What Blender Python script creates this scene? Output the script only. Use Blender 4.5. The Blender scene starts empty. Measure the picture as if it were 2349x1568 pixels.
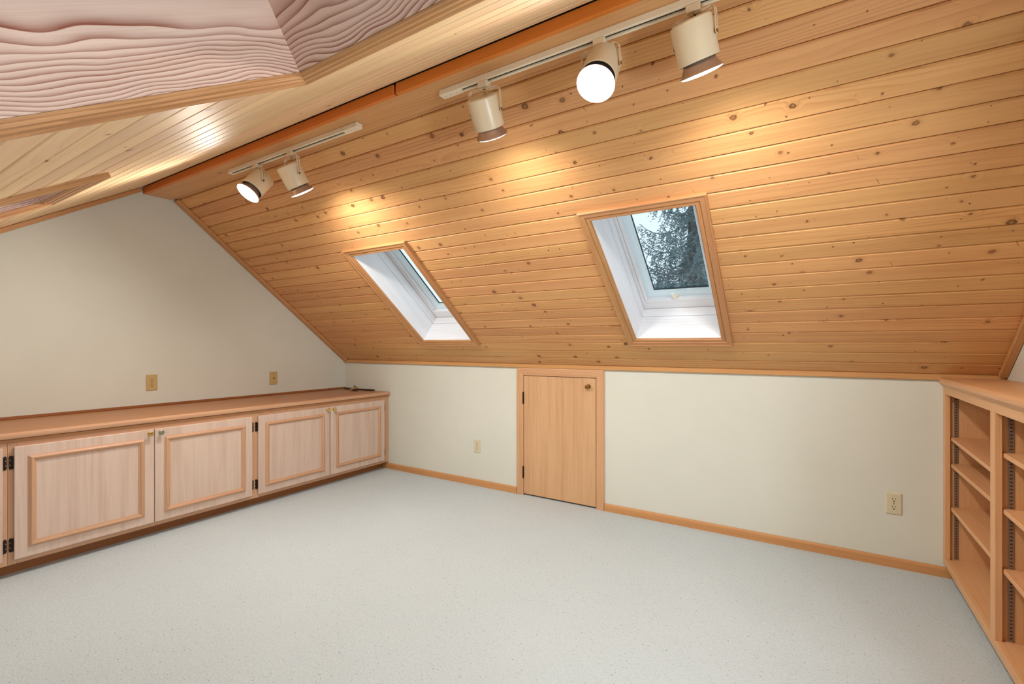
import bpy, bmesh, math, random
from mathutils import Matrix, Vector

random.seed(11)
scene = bpy.context.scene
COL = scene.collection
PI = math.pi

# ------------------------------------------------------------------ camera
YAW = 0.5645
cam_d = bpy.data.cameras.new('camera')
cam_d.sensor_width = 36.0
cam_d.lens = 36.0 * 1092.0 / 2349.0
cam_d.shift_y = 6.95 / 2349.0
cam_d.clip_start = 0.02
cam = bpy.data.objects.new('camera', cam_d)
cam.location = (3.9444, -3.1180, 1.14)
cam.rotation_euler = (PI / 2, 0, YAW)
COL.objects.link(cam)
scene.camera = cam

# ------------------------------------------------------------------ colour management
scene.view_settings.view_transform = 'Standard'
scene.view_settings.look = 'None'
scene.view_settings.gamma = 1.0
scene.view_settings.use_curve_mapping = False
scene.view_settings.exposure = 0.29

# ------------------------------------------------------------------ sky
world = bpy.data.worlds.new('overcast_sky')
scene.world = world
world.use_nodes = True
_bg = world.node_tree.nodes['Background']
_bg.inputs[0].default_value = (0.80, 0.92, 1.0, 1)
_bg.inputs[1].default_value = 1.0


def srgb(r, g, b):
    def f(c):
        c /= 255.0
        return c / 12.92 if c <= 0.04045 else ((c + 0.055) / 1.055) ** 2.4
    return (f(r), f(g), f(b), 1.0)


def area_light(name, loc, direction, sx, sy, power, color):
    d = bpy.data.lights.new(name, 'AREA')
    d.shape = 'RECTANGLE'
    d.size, d.size_y = sx, sy
    d.energy = power
    d.color = color
    o = bpy.data.objects.new(name, d)
    o.location = loc
    o.rotation_euler = Vector(direction).to_track_quat('-Z', 'X').to_euler()
    COL.objects.link(o)
    return o


# roof frames: local x along the ridge, y up / down the slope, z towards the room
def frame_matrix(origin, u, n_in):
    u, n = Vector(u).normalized(), Vector(n_in).normalized()
    x = Vector((1, 0, 0))
    m = Matrix(((x.x, u.x, n.x, origin[0]), (x.y, u.y, n.y, origin[1]), (x.z, u.z, n.z, origin[2]), (0, 0, 0, 1)))
    return m


FB = frame_matrix((0, 0.00944, 0.97846), (0, -0.7770, 0.6295), (0, -0.6295, -0.7770))    # slope above the knee wall
FF = frame_matrix((0, -1.695, 2.24), (0, -0.8471, -0.5314), (0, 0.5314, -0.8471))        # slope over the camera

# fill light through an added, unseen gable window, behind the camera's right shoulder
area_light('gable_fill_light', (4.86, -2.45, 1.18), (-1, 0.06, 0.0), 0.95, 0.33, 70, (0.86, 0.93, 1.0))


# ------------------------------------------------------------------ node helpers
def new_mat(name):
    m = bpy.data.materials.new(name)
    m.use_nodes = True
    nt = m.node_tree
    bsdf = nt.nodes['Principled BSDF']
    return m, nt, bsdf


class NT:
    def __init__(self, nt):
        self.nt = nt

    def node(self, kind, **kw):
        n = self.nt.nodes.new(kind)
        for k, v in kw.items():
            setattr(n, k, v)
        return n

    def link(self, a, b):
        self.nt.links.new(a, b)

    def _set(self, sock, v):
        if isinstance(v, bpy.types.NodeSocket):
            self.link(v, sock)
        elif v is not None:
            sock.default_value = v

    def math(self, op, a, b=None, c=None, clamp=False):
        n = self.node('ShaderNodeMath', operation=op)
        n.use_clamp = clamp
        self._set(n.inputs[0], a)
        self._set(n.inputs[1], b)
        if c is not None:
            self._set(n.inputs[2], c)
        return n.outputs[0]

    def mix(self, fac, a, b):
        n = self.node('ShaderNodeMix', data_type='RGBA')
        self._set(n.inputs['Factor'], fac)
        self._set(n.inputs['A'], a)
        self._set(n.inputs['B'], b)
        return n.outputs['Result']

    def combine(self, x, y, z):
        n = self.node('ShaderNodeCombineXYZ')
        for i, v in enumerate((x, y, z)):
            self._set(n.inputs[i], v)
        return n.outputs[0]

    def noise(self, vec, scale, detail=3.0, rough=0.55, dim='3D'):
        n = self.node('ShaderNodeTexNoise', noise_dimensions=dim)
        self.link(vec, n.inputs['Vector'])
        n.inputs['Scale'].default_value = scale
        n.inputs['Detail'].default_value = detail
        n.inputs['Roughness'].default_value = rough
        return n.outputs['Fac']

    def ramp(self, fac, lo, hi, smooth=True):
        n = self.node('ShaderNodeMapRange')
        n.interpolation_type = 'SMOOTHSTEP' if smooth else 'LINEAR'
        self._set(n.inputs[0], fac)
        n.inputs[1].default_value = lo
        n.inputs[2].default_value = hi
        return n.outputs[0]


_cache = {}


def wood(name, axis, base, dark, *, line=0.35, spacing=0.012, warp=0.03, wobble=1.0, pores=0.15, vary=0.08, knots=0.0,
         knot_scale=5.5, rough=0.42, spec=0.4, bump=0.04, patch=0.25, coat=0.0, pith=None, uneven=0.0):
    """Wood whose grain runs along the local axis. axis: 'x', 'y' or 'z'."""
    key = (name, axis)
    if key in _cache:
        return _cache[key]
    m, nt, bsdf = new_mat('%s_%s' % (name, axis))
    N = NT(nt)
    tc = N.node('ShaderNodeTexCoord')
    oi = N.node('ShaderNodeObjectInfo')
    sep = N.node('ShaderNodeSeparateXYZ')
    N.link(tc.outputs['Object'], sep.inputs[0])
    X, Y, Z = sep.outputs
    lng, a, b = {'x': (X, Y, Z), 'y': (Y, X, Z), 'z': (Z, X, Y)}[axis]
    r = oi.outputs['Random']
    lng = N.math('ADD', lng, N.math('MULTIPLY', r, 61.7))
    a = N.math('ADD', a, N.math('MULTIPLY', N.math('FRACT', N.math('MULTIPLY', r, 17.3)), 9.1))
    b = N.math('ADD', b, N.math('MULTIPLY', r, 5.3))
    cross = N.math('ADD', a, b)
    if pith is not None:
        a, b = {'x': (Y, Z), 'y': (X, Z), 'z': (X, Y)}[axis]
        cross = N.math('MULTIPLY', N.math('SUBTRACT', b, pith), 1.0)
    # slow undulation of the rings
    v_slow = N.combine(N.math('MULTIPLY', lng, 0.8 * wobble), N.math('MULTIPLY', a, 5.0), N.math('MULTIPLY', b, 5.0))
    und = N.math('MULTIPLY', N.math('SUBTRACT', N.noise(v_slow, 1.0, 2.0, 0.5), 0.5), warp * 4)
    v_mid = N.combine(N.math('MULTIPLY', lng, 6.0), N.math('MULTIPLY', a, 30.0), N.math('MULTIPLY', b, 30.0))
    und = N.math('ADD', und, N.math('MULTIPLY', N.math('SUBTRACT', N.noise(v_mid, 1.0, 2.0, 0.5), 0.5), spacing * 0.6))
    pos = N.math('ADD', cross, und)
    kmask = None
    if pith is not None:
        pos = N.math('MULTIPLY', N.math('MULTIPLY', pos, pos), 8.0)
    if knots > 0:
        jit = N.noise(N.combine(N.math('MULTIPLY', lng, 120.0), N.math('MULTIPLY', a, 120.0), 0.0), 1.0, 2.0)
        jx = N.math('MULTIPLY', N.math('SUBTRACT', jit, 0.5), 0.012)

        def layer(kx, ky, scale, frac, rmin, rvar, skew=0.0):
            vo = N.node('ShaderNodeTexVoronoi', voronoi_dimensions='2D')
            u = N.math('ADD', N.math('MULTIPLY', N.math('ADD', lng, N.math('MULTIPLY', a, skew)), kx), jx)
            N.link(N.combine(u, N.math('ADD', N.math('MULTIPLY', a, ky), jx), 0.0), vo.inputs['Vector'])
            vo.inputs['Scale'].default_value = scale
            sc = N.node('ShaderNodeSeparateColor')
            N.link(vo.outputs['Color'], sc.inputs[0])
            on_ = N.math('LESS_THAN', sc.outputs[0], frac)
            size = N.math('MULTIPLY_ADD', N.math('POWER', sc.outputs[1], 2.0), rvar, rmin)
            return vo.outputs['Distance'], N.math('DIVIDE', vo.outputs['Distance'], size), on_, sc.outputs[2]
        d, q, on, tone = layer(0.85, 1.0, knot_scale, knots, 0.025, 0.050)
        d2, q2, on2, tone2 = layer(1.0, 1.0, knot_scale * 2.3, knots * 0.30, 0.035, 0.05)
        d3, q3, on3, tone3 = layer(1.6, 0.28, knot_scale * 1.5, knots * 0.16, 0.016, 0.030, 0.5)
        # rings bow round each knot
        bow = N.math('MULTIPLY', N.math('MULTIPLY', N.math('POWER', 2.718, N.math('MULTIPLY', N.math('MULTIPLY', d, d), -70.0)), on), 0.030)
        pos = N.math('ADD', pos, bow)

        def blob(q_, on_, lo, hi):
            return N.math('MULTIPLY', N.math('SUBTRACT', 1.0, N.ramp(q_, lo, hi)), on_)
        body = N.math('MAXIMUM', blob(q, on, 0.7, 1.1), N.math('MAXIMUM', blob(q2, on2, 0.6, 1.2), blob(q3, on3, 0.4, 1.2)))
        ring = N.math('MULTIPLY', N.math('MULTIPLY', N.ramp(q, 0.35, 0.8), N.math('SUBTRACT', 1.0, N.ramp(q, 0.95, 1.3))), on)
        ring = N.math('MAXIMUM', N.math('MULTIPLY', ring, N.math('MULTIPLY_ADD', tone, 0.7, 0.3)), N.math('MULTIPLY', blob(q2, on2, 0.2, 0.8), 0.8))
        halo = N.math('MULTIPLY', N.math('SUBTRACT', 1.0, N.ramp(q, 1.0, 3.2)), on)
        kmask = (body, ring, halo)
    ph = N.math('FRACT', N.math('DIVIDE', pos, spacing))
    saw = N.math('POWER', ph, 3.0 if pith is None else 2.0)                                   # soft early wood, hard late-wood edge
    edge = N.math('SUBTRACT', 1.0, N.ramp(ph, 0.93, 1.0))
    lines = N.math('MULTIPLY', saw, edge)
    fade = N.ramp(N.noise(N.combine(N.math('MULTIPLY', lng, 1.3), N.math('MULTIPLY', a, 14.0), N.math('MULTIPLY', b, 14.0)), 1.0, 2.0), 0.3, 0.7)
    if pith is None:
        lines = N.math('MULTIPLY', lines, N.math('MULTIPLY_ADD', fade, 0.8, 0.2))
    else:
        lines = N.math('MULTIPLY', lines, N.math('MULTIPLY_ADD', fade, 0.4, 0.6))
    fine = N.noise(N.combine(N.math('MULTIPLY', lng, 5.0), N.math('MULTIPLY', a, 420.0), N.math('MULTIPLY', b, 420.0)), 1.0, 2.0, 0.6)
    broad = N.noise(N.combine(N.math('MULTIPLY', lng, 1.2), N.math('MULTIPLY', a, 22.0), N.math('MULTIPLY', b, 22.0)), 1.0, 2.0, 0.6)
    amp = N.math('MULTIPLY_ADD', N.math('POWER', N.math('FRACT', N.math('MULTIPLY', r, 37.9)), 2.0), 1.3 * uneven, 1.0 - 0.75 * uneven)
    fac = N.math('MULTIPLY', N.math('MULTIPLY', lines, line), amp)
    fac = N.math('ADD', fac, N.math('MULTIPLY', N.ramp(fine, 0.35, 0.75), pores))
    fac = N.math('ADD', fac, N.math('MULTIPLY', N.math('SUBTRACT', N.ramp(broad, 0.25, 0.75), 0.4), patch), clamp=True)
    col = N.mix(fac, base, dark)
    if kmask:
        col = N.mix(N.math('MULTIPLY', kmask[2], 0.16), col, srgb(150, 84, 36))
        col = N.mix(N.math('MULTIPLY', kmask[0], 0.62), col, srgb(126, 74, 40))
        col = N.mix(N.math('MULTIPLY', kmask[1], 0.88), col, srgb(66, 32, 15))
    hsv = N.node('ShaderNodeHueSaturation')
    rr = N.math('FRACT', N.math('MULTIPLY', r, 91.7))
    N.link(N.math('MULTIPLY_ADD', N.math('SUBTRACT', rr, 0.5), 2 * vary, 1.0), hsv.inputs['Value'])
    N.link(N.math('MULTIPLY_ADD', N.math('SUBTRACT', r, 0.5), 0.16 * vary, 0.5), hsv.inputs['Hue'])
    N.link(col, hsv.inputs['Color'])
    N.link(hsv.outputs[0], bsdf.inputs['Base Color'])
    bsdf.inputs['Roughness'].default_value = rough
    bsdf.inputs['Specular IOR Level'].default_value = spec
    if coat:
        bsdf.inputs['Coat Weight'].default_value = coat
        bsdf.inputs['Coat Roughness'].default_value = 0.22
    if bump:
        bp = N.node('ShaderNodeBump')
        bp.inputs['Strength'].default_value = bump * 4
        bp.inputs['Distance'].default_value = 0.001
        N.link(fine, bp.inputs['Height'])
        N.link(bp.outputs[0], bsdf.inputs['Normal'])
    _cache[key] = m
    return m


def plain(name, color, rough=0.5, metal=0.0, spec=0.5, noise=0.0, nscale=40.0, bump=0.0, bscale=300.0):
    if name in _cache:
        return _cache[name]
    m, nt, bsdf = new_mat(name)
    N = NT(nt)
    bsdf.inputs['Base Color'].default_value = color
    bsdf.inputs['Roughness'].default_value = rough
    bsdf.inputs['Metallic'].default_value = metal
    bsdf.inputs['Specular IOR Level'].default_value = spec
    tc = N.node('ShaderNodeTexCoord')
    if noise:
        f = N.noise(tc.outputs['Object'], nscale, 4.0)
        dk = tuple(c * (1 - noise) for c in color[:3]) + (1,)
        N.link(N.mix(N.ramp(f, 0.3, 0.7), dk, color), bsdf.inputs['Base Color'])
    if bump:
        bp = N.node('ShaderNodeBump')
        bp.inputs['Strength'].default_value = bump
        bp.inputs['Distance'].default_value = 0.002
        N.link(N.noise(tc.outputs['Object'], bscale, 3.0), bp.inputs['Height'])
        N.link(bp.outputs[0], bsdf.inputs['Normal'])
    _cache[name] = m
    return m


def emit(name, color, strength):
    m, nt, bsdf = new_mat(name)
    bsdf.inputs['Base Color'].default_value = (0.9, 0.9, 0.9, 1)
    bsdf.inputs['Emission Color'].default_value = color
    bsdf.inputs['Emission Strength'].default_value = strength
    return m


def carpet_material():
    m, nt, bsdf = new_mat('cut_pile_carpet')
    N = NT(nt)
    tc = N.node('ShaderNodeTexCoord')
    P = tc.outputs['Object']
    base, lowc = srgb(209, 221, 227), srgb(191, 201, 206)
    f1 = N.noise(P, 260.0, 3.0, 0.65)
    f2 = N.noise(P, 90.0, 2.0, 0.5)
    f3 = N.noise(P, 1.6, 2.0, 0.5)
    fac = N.math('MULTIPLY_ADD', N.ramp(f1, 0.36, 0.68), 0.62, N.math('MULTIPLY', N.ramp(f2, 0.35, 0.7), 0.25))
    fac = N.math('ADD', fac, N.math('MULTIPLY', N.math('SUBTRACT', f3, 0.5), 0.35), clamp=True)
    col = N.mix(fac, lowc, base)
    for sc, thr, size, c in ((75.0, 0.07, 0.17, srgb(110, 100, 94)), (48.0, 0.045, 0.13, srgb(58, 52, 50)), (120.0, 0.14, 0.2, srgb(160, 150, 140))):
        vo = N.node('ShaderNodeTexVoronoi', voronoi_dimensions='2D')
        N.link(P, vo.inputs['Vector'])
        vo.inputs['Scale'].default_value = sc
        s = N.node('ShaderNodeSeparateColor')
        N.link(vo.outputs['Color'], s.inputs[0])
        on = N.math('LESS_THAN', s.outputs[0], thr)
        k = N.math('MULTIPLY', N.math('SUBTRACT', 1.0, N.ramp(vo.outputs['Distance'], size * 0.5, size)), on)
        col = N.mix(N.math('MULTIPLY', k, 0.6), col, c)
    N.link(col, bsdf.inputs['Base Color'])
    bsdf.inputs['Roughness'].default_value = 1.0
    bsdf.inputs['Specular IOR Level'].default_value = 0.05
    bp = N.node('ShaderNodeBump')
    bp.inputs['Strength'].default_value = 0.55
    bp.inputs['Distance'].default_value = 0.006
    N.link(N.math('ADD', f1, f2), bp.inputs['Height'])
    N.link(bp.outputs[0], bsdf.inputs['Normal'])
    return m


def glass_material():
    m, nt, _ = new_mat('window_glass')
    N = NT(nt)
    out = nt.nodes['Material Output']
    nt.nodes.remove(nt.nodes['Principled BSDF'])
    tr = N.node('ShaderNodeBsdfTransparent')
    tr.inputs[0].default_value = (0.93, 0.975, 0.99, 1)
    gl = N.node('ShaderNodeBsdfGlossy')
    gl.inputs['Roughness'].default_value = 0.02
    fr = N.node('ShaderNodeFresnel')
    fr.inputs[0].default_value = 1.45
    mx = N.node('ShaderNodeMixShader')
    ge = N.node('ShaderNodeNewGeometry')
    N.link(N.math('MULTIPLY', fr.outputs[0], N.math('SUBTRACT', 1.0, ge.outputs['Backfacing'])), mx.inputs[0])
    N.link(tr.outputs[0], mx.inputs[1])
    N.link(gl.outputs[0], mx.inputs[2])
    N.link(mx.outputs[0], out.inputs[0])
    return m


# ------------------------------------------------------------------ materials
def M_PINE(ax='x'):
    return wood('knotty_pine', ax, srgb(222, 167, 111), srgb(172, 104, 54), line=0.62, spacing=0.019, warp=0.05, pores=0.14, vary=0.06, uneven=1.0,
                knots=0.68, knot_scale=6.5, rough=0.5, spec=0.3, patch=0.26)


def M_FIRBOARD(ax='x'):
    return wood('clear_pine', ax, srgb(242, 208, 164), srgb(208, 154, 106), line=0.5, spacing=0.020, warp=0.045, pores=0.14, vary=0.08, uneven=0.9,
                knots=0.14, knot_scale=5.0, rough=0.52, spec=0.28, patch=0.3)


def M_TRIM(ax='x'):
    return wood('pine_trim', ax, srgb(204, 150, 98), srgb(158, 100, 54), line=0.4, spacing=0.010, pores=0.2, vary=0.05, rough=0.4, patch=0.25)


def M_BEAM(ax='x'):
    return wood('beam_board', ax, srgb(218, 160, 106), srgb(176, 110, 62), line=0.45, spacing=0.02, warp=0.03, pores=0.18, vary=0.05,
                knots=0.22, knot_scale=3.4, rough=0.4, patch=0.3)


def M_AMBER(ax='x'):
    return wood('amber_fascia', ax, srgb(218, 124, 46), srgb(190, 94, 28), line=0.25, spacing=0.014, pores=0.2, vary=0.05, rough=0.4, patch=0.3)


def M_OAK(ax='x'):
    return wood('oak_casing', ax, srgb(204, 150, 100), srgb(146, 90, 50), line=0.5, spacing=0.008, warp=0.02, pores=0.35, vary=0.05, rough=0.42, patch=0.2)


def M_DOORTRIM(ax='z'):
    return wood('door_casing_oak', ax, srgb(214, 168, 126), srgb(170, 116, 76), line=0.45, spacing=0.008, warp=0.02, pores=0.3, vary=0.04, rough=0.42, patch=0.2)


def M_DOORVEN(ax='z'):
    return wood('oak_veneer', ax, srgb(214, 172, 130), srgb(182, 130, 88), line=0.3, spacing=0.035, warp=0.03, pores=0.25, vary=0.02, rough=0.45, patch=0.4)


def M_PICKLED(ax='z'):
    return wood('pickled_oak', ax, srgb(216, 192, 176), srgb(186, 150, 130), line=0.2, spacing=0.03, warp=0.03, pores=0.3, vary=0.03, rough=0.45, patch=0.45)


def M_PICKTRIM(ax='y'):
    return wood('pickled_trim', ax, srgb(206, 162, 128), srgb(170, 118, 84), line=0.3, spacing=0.012, pores=0.25, vary=0.04, rough=0.42, patch=0.25)


def M_COUNTER(ax='y'):
    return wood('counter_oak', ax, srgb(186, 132, 88), srgb(150, 96, 58), line=0.3, spacing=0.018, warp=0.03, pores=0.25, vary=0.02, rough=0.4, patch=0.25)


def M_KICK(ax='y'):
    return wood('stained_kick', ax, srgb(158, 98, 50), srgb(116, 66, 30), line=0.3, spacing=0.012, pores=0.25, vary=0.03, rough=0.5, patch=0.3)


def M_SHELF(ax='y'):
    return wood('bookcase_oak', ax, srgb(222, 172, 126), srgb(188, 130, 84), line=0.25, spacing=0.02, warp=0.03, pores=0.22, vary=0.04, rough=0.42, patch=0.25)


def M_FIR(ax='y'):
    return wood('pink_fir', ax, srgb(232, 198, 178), srgb(146, 80, 58), line=1.35, spacing=0.014, warp=0.034, wobble=3.0, pores=0.12, vary=0.02, rough=0.5, patch=0.2, bump=0.03, pith=-0.150)


def M_WASH(ax='y'):
    return wood('white_washed_pine', ax, srgb(240, 240, 244), srgb(184, 176, 176), line=0.3, spacing=0.02, warp=0.03, pores=0.15, vary=0.02, rough=0.5, patch=0.12)


WALL = plain('painted_wall', srgb(219, 220, 210), rough=0.85, spec=0.2, noise=0.03, nscale=3.0, bump=0.12, bscale=130.0)
CARPET = carpet_material()
GLASS = glass_material()
CREAM = plain('cream_enamel', srgb(228, 210, 180), rough=0.32, spec=0.5, noise=0.03, nscale=12.0)
CREAM_TRACK = plain('cream_track', srgb(236, 222, 196), rough=0.35, noise=0.03, nscale=12.0)
BLACK = plain('black_baffle', srgb(18, 14, 12), rough=0.6, noise=0.2)
SLOTDARK = plain('track_slot_dark', srgb(52, 34, 20), rough=0.6, noise=0.2)
REFLECTOR = plain('lamp_reflector', srgb(190, 160, 140), rough=0.25, metal=0.6, noise=0.05)  # pinkish brown paints the wood's reflection onto the silvered lamp glass
BRASS = plain('polished_brass', srgb(214, 180, 104), rough=0.22, metal=0.9, noise=0.06)
OLDBRASS = plain('antique_brass', srgb(150, 108, 52), rough=0.35, metal=0.8, noise=0.1)
PEWTER = plain('brushed_pewter', srgb(160, 160, 140), rough=0.3, metal=0.85, noise=0.06)
BRONZE = plain('dark_bronze_hinge', srgb(44, 26, 18), rough=0.35, metal=0.5, noise=0.2)
PINLIGHT = plain('worn_hinge_pin', srgb(176, 142, 92), rough=0.3, metal=0.8, noise=0.1)
IVORY = plain('ivory_plate', srgb(216, 206, 176), rough=0.4, noise=0.02)
TAN = plain('tan_plate', srgb(198, 170, 116), rough=0.4, noise=0.02)
HOLE = plain('socket_hole', srgb(40, 30, 22), rough=0.8, noise=0.1)
STEEL = plain('shelf_standard_steel', srgb(150, 132, 116), rough=0.4, metal=0.6, noise=0.05)
SASH = plain('sash_enamel', srgb(226, 244, 252), rough=0.4, noise=0.02)
GASKET = plain('glazing_gasket', srgb(28, 36, 42), rough=0.6, noise=0.1)
HANDLE = plain('cream_plastic', srgb(238, 226, 208), rough=0.4, noise=0.02)
STRAPM = plain('dark_leather', srgb(52, 26, 18), rough=0.5, noise=0.2, nscale=80, bump=0.2)
STRAPT = plain('tan_leather', srgb(178, 138, 84), rough=0.5, noise=0.1, nscale=80, bump=0.2)
DECK = plain('roof_deck', srgb(120, 96, 70), rough=0.9, noise=0.2)
NEEDLE = plain('spruce_needles', srgb(136, 154, 156), rough=0.7, noise=0.35, nscale=3.0)
BARK = plain('spruce_bark', srgb(128, 126, 124), rough=0.9, noise=0.4, nscale=8.0, bump=0.4, bscale=20)
SHINGLE = plain('slate_shingle', srgb(128, 142, 154), rough=0.8, noise=0.25, nscale=6.0)
SIDING = plain('house_siding', srgb(170, 172, 170), rough=0.7, noise=0.05, nscale=4.0)
LAWN = plain('lawn', srgb(92, 110, 70), rough=1.0, noise=0.4, nscale=2.0)
LAMPFACE = emit('lamp_face', (1.0, 0.93, 0.80, 1), 9.0)


# ------------------------------------------------------------------ mesh helpers
class MB:
    def __init__(self):
        self.v, self.f = [], []

    def quad(self, a, b, c, d):
        n = len(self.v)
        self.v += [a, b, c, d]
        self.f.append((n, n + 1, n + 2, n + 3))

    def box(self, x0, x1, y0, y1, z0, z1, c=0.0):
        """Box with chamfered edges of size c."""
        x0, x1, y0, y1, z0, z1 = min(x0, x1), max(x0, x1), min(y0, y1), max(y0, y1), min(z0, z1), max(z0, z1)
        n = len(self.v)
        if c <= 0:
            self.v += [(x, y, z) for z in (z0, z1) for y in (y0, y1) for x in (x0, x1)]
            self.f += [tuple(n + i for i in q) for q in ((0, 2, 3, 1), (4, 5, 7, 6), (0, 1, 5, 4), (2, 6, 7, 3), (0, 4, 6, 2), (1, 3, 7, 5))]
            return self
        c = min(c, (x1 - x0) * .45, (y1 - y0) * .45, (z1 - z0) * .45)
        lo, hi = (x0, y0, z0), (x1, y1, z1)
        idx = {}
        for sx in (0, 1):
            for sy in (0, 1):
                for sz in (0, 1):
                    s = (sx, sy, sz)
                    for ax in range(3):
                        p = []
                        for k in range(3):
                            e = hi[k] if s[k] else lo[k]
                            if k != ax:
                                e += -c if s[k] else c
                            p.append(e)
                        idx[(s, ax)] = n + len(idx)
                        self.v.append(tuple(p))
        F = []
        for ax in range(3):
            o = [k for k in range(3) if k != ax]
            for s in (0, 1):
                q = []
                for a, b in ((0, 0), (1, 0), (1, 1), (0, 1)):
                    t = [0, 0, 0]
                    t[ax] = s
                    t[o[0]], t[o[1]] = a, b
                    q.append(idx[(tuple(t), ax)])
                F.append(q)
        for ax in range(3):
            o = [k for k in range(3) if k != ax]
            for a in (0, 1):
                for b in (0, 1):
                    t0, t1 = [0, 0, 0], [0, 0, 0]
                    t0[ax], t1[ax] = 0, 1
                    for t in (t0, t1):
                        t[o[0]], t[o[1]] = a, b
                    t0, t1 = tuple(t0), tuple(t1)
                    F.append([idx[(t0, o[0])], idx[(t1, o[0])], idx[(t1, o[1])], idx[(t0, o[1])]])
        for sx in (0, 1):
            for sy in (0, 1):
                for sz in (0, 1):
                    s = (sx, sy, sz)
                    F.append([idx[(s, 0)], idx[(s, 1)], idx[(s, 2)]])
        self.f += [tuple(q) for q in F]
        return self

    def lathe(self, prof, origin, axis, seg=24, cap=True):
        """prof: list of (distance along axis, radius)."""
        ax = Vector(axis).normalized()
        t = Vector((0, 0, 1)) if abs(ax.z) < .9 else Vector((1, 0, 0))
        e1 = ax.cross(t).normalized()
        e2 = ax.cross(e1)
        o = Vector(origin)
        n = len(self.v)
        for d, r in prof:
            for k in range(seg):
                a = 2 * PI * k / seg
                self.v.append(tuple(o + ax * d + (e1 * math.cos(a) + e2 * math.sin(a)) * r))
        for i in range(len(prof) - 1):
            for k in range(seg):
                k2 = (k + 1) % seg
                self.f.append((n + i * seg + k, n + i * seg + k2, n + (i + 1) * seg + k2, n + (i + 1) * seg + k))
        if cap:
            self.f.append(tuple(n + k for k in range(seg)))
            self.f.append(tuple(n + (len(prof) - 1) * seg + k for k in range(seg)))
        return self

    def tube(self, pts, r, seg=8, flat=1.0):
        pts = [Vector(p) for p in pts]
        n = len(self.v)
        for i, p in enumerate(pts):
            d = (pts[min(i + 1, len(pts) - 1)] - pts[max(i - 1, 0)]).normalized()
            t = Vector((0, 0, 1)) if abs(d.z) < .9 else Vector((1, 0, 0))
            e1 = d.cross(t).normalized()
            e2 = d.cross(e1).normalized()
            rr = r[i] if isinstance(r, (list, tuple)) else r
            for k in range(seg):
                a = 2 * PI * k / seg
                self.v.append(tuple(p + e1 * math.cos(a) * rr + e2 * math.sin(a) * rr * flat))
        for i in range(len(pts) - 1):
            for k in range(seg):
                k2 = (k + 1) % seg
                self.f.append((n + i * seg + k, n + i * seg + k2, n + (i + 1) * seg + k2, n + (i + 1) * seg + k))
        self.f.append(tuple(n + k for k in range(seg)))
        self.f.append(tuple(n + (len(pts) - 1) * seg + k for k in range(seg)))
        return self

    def prism(self, poly, axis, a0, a1):
        """Extrude a 2-D polygon along an axis: 'x' polygons are (y,z), 'y' are (x,z), 'z' are (x,y)."""
        n, k = len(self.v), len(poly)
        for e in (a0, a1):
            for p, q in poly:
                self.v.append({'x': (e, p, q), 'y': (p, e, q), 'z': (p, q, e)}[axis])
        self.f.append(tuple(n + i for i in range(k)))
        self.f.append(tuple(n + k + i for i in range(k)))
        for i in range(k):
            j = (i + 1) % k
            self.f.append((n + i, n + j, n + k + j, n + k + i))
        return self

    def mesh(self, name, smooth=0.0):
        me = bpy.data.meshes.new(name)
        me.from_pydata([tuple(p) for p in self.v], [], self.f)
        bm = bmesh.new()
        bm.from_mesh(me)
        bmesh.ops.recalc_face_normals(bm, faces=bm.faces)
        bm.to_mesh(me)
        bm.free()
        if smooth:
            for p in me.polygons:
                p.use_smooth = True
            me.set_sharp_from_angle(angle=smooth)
        return me

    def build(self, name, mat, parent=None, smooth=0.0, matrix=None):
        me = self.mesh(name, smooth)
        me.materials.append(mat)
        return link(name, me, parent, matrix)


def link(name, data, parent=None, matrix=None):
    o = bpy.data.objects.new(name, data)
    COL.objects.link(o)
    if parent is not None:
        o.parent = parent
    if matrix is not None:
        if parent is None:
            o.matrix_world = matrix
        else:
            o.matrix_local = matrix
    return o


def tag(o, label=None, cat=None, group=None, kind=None):
    if label:
        o['label'] = label
    if cat:
        o['category'] = cat
    if group:
        o['group'] = group
    if kind:
        o['kind'] = kind
    return o


def empty(name, matrix=None, label=None, cat=None, group=None, kind=None):
    o = link(name, None, None, matrix)
    o.empty_display_size = 0.05
    return tag(o, label, cat, group, kind)


def box(name, mat, b, parent=None, c=0.0, matrix=None):
    return MB().box(*b, c=c).build(name, mat, parent, matrix=matrix)


def mitred(rect, profile, to=lambda p, q, t: (p, q, t), sides='blrt'):
    """Four mitred mouldings round a rectangle. rect = (p0,p1,q0,q1) is the inner edge; profile = [(outward distance, height)...].
    Returns {side: MB}."""
    p0, p1, q0, q1 = rect
    res = {}
    prof = [(profile[0][0], 0.0)] + list(profile) + [(profile[-1][0], 0.0)]
    for s in sides:
        mb = MB()
        for d, t in prof:
            if s == 'b':
                e = ((p0 - d, q0 - d), (p1 + d, q0 - d))
            elif s == 't':
                e = ((p0 - d, q1 + d), (p1 + d, q1 + d))
            elif s == 'l':
                e = ((p0 - d, q0 - d), (p0 - d, q1 + d))
            else:
                e = ((p1 + d, q0 - d), (p1 + d, q1 + d))
            mb.v += [to(e[0][0], e[0][1], t), to(e[1][0], e[1][1], t)]
        k = len(prof)
        for i in range(k - 1):
            mb.f.append((2 * i, 2 * i + 1, 2 * i + 3, 2 * i + 2))
        mb.f.append((0, 1, 2 * k - 1, 2 * k - 2))
        mb.f.append(tuple(2 * i for i in range(k)))
        mb.f.append(tuple(2 * i + 1 for i in range(k)))
        res[s] = mb
    return res


# ------------------------------------------------------------------ measures
L = 4.705            # right gable wall
YB = -3.72           # knee wall behind the camera
HK = 0.9668          # top of the knee wall


def zb(y):           # underside of the planks, slope above the knee wall
    s = (0.00944 - y) / 0.7770
    return 0.97846 + 0.6295 * s


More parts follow.
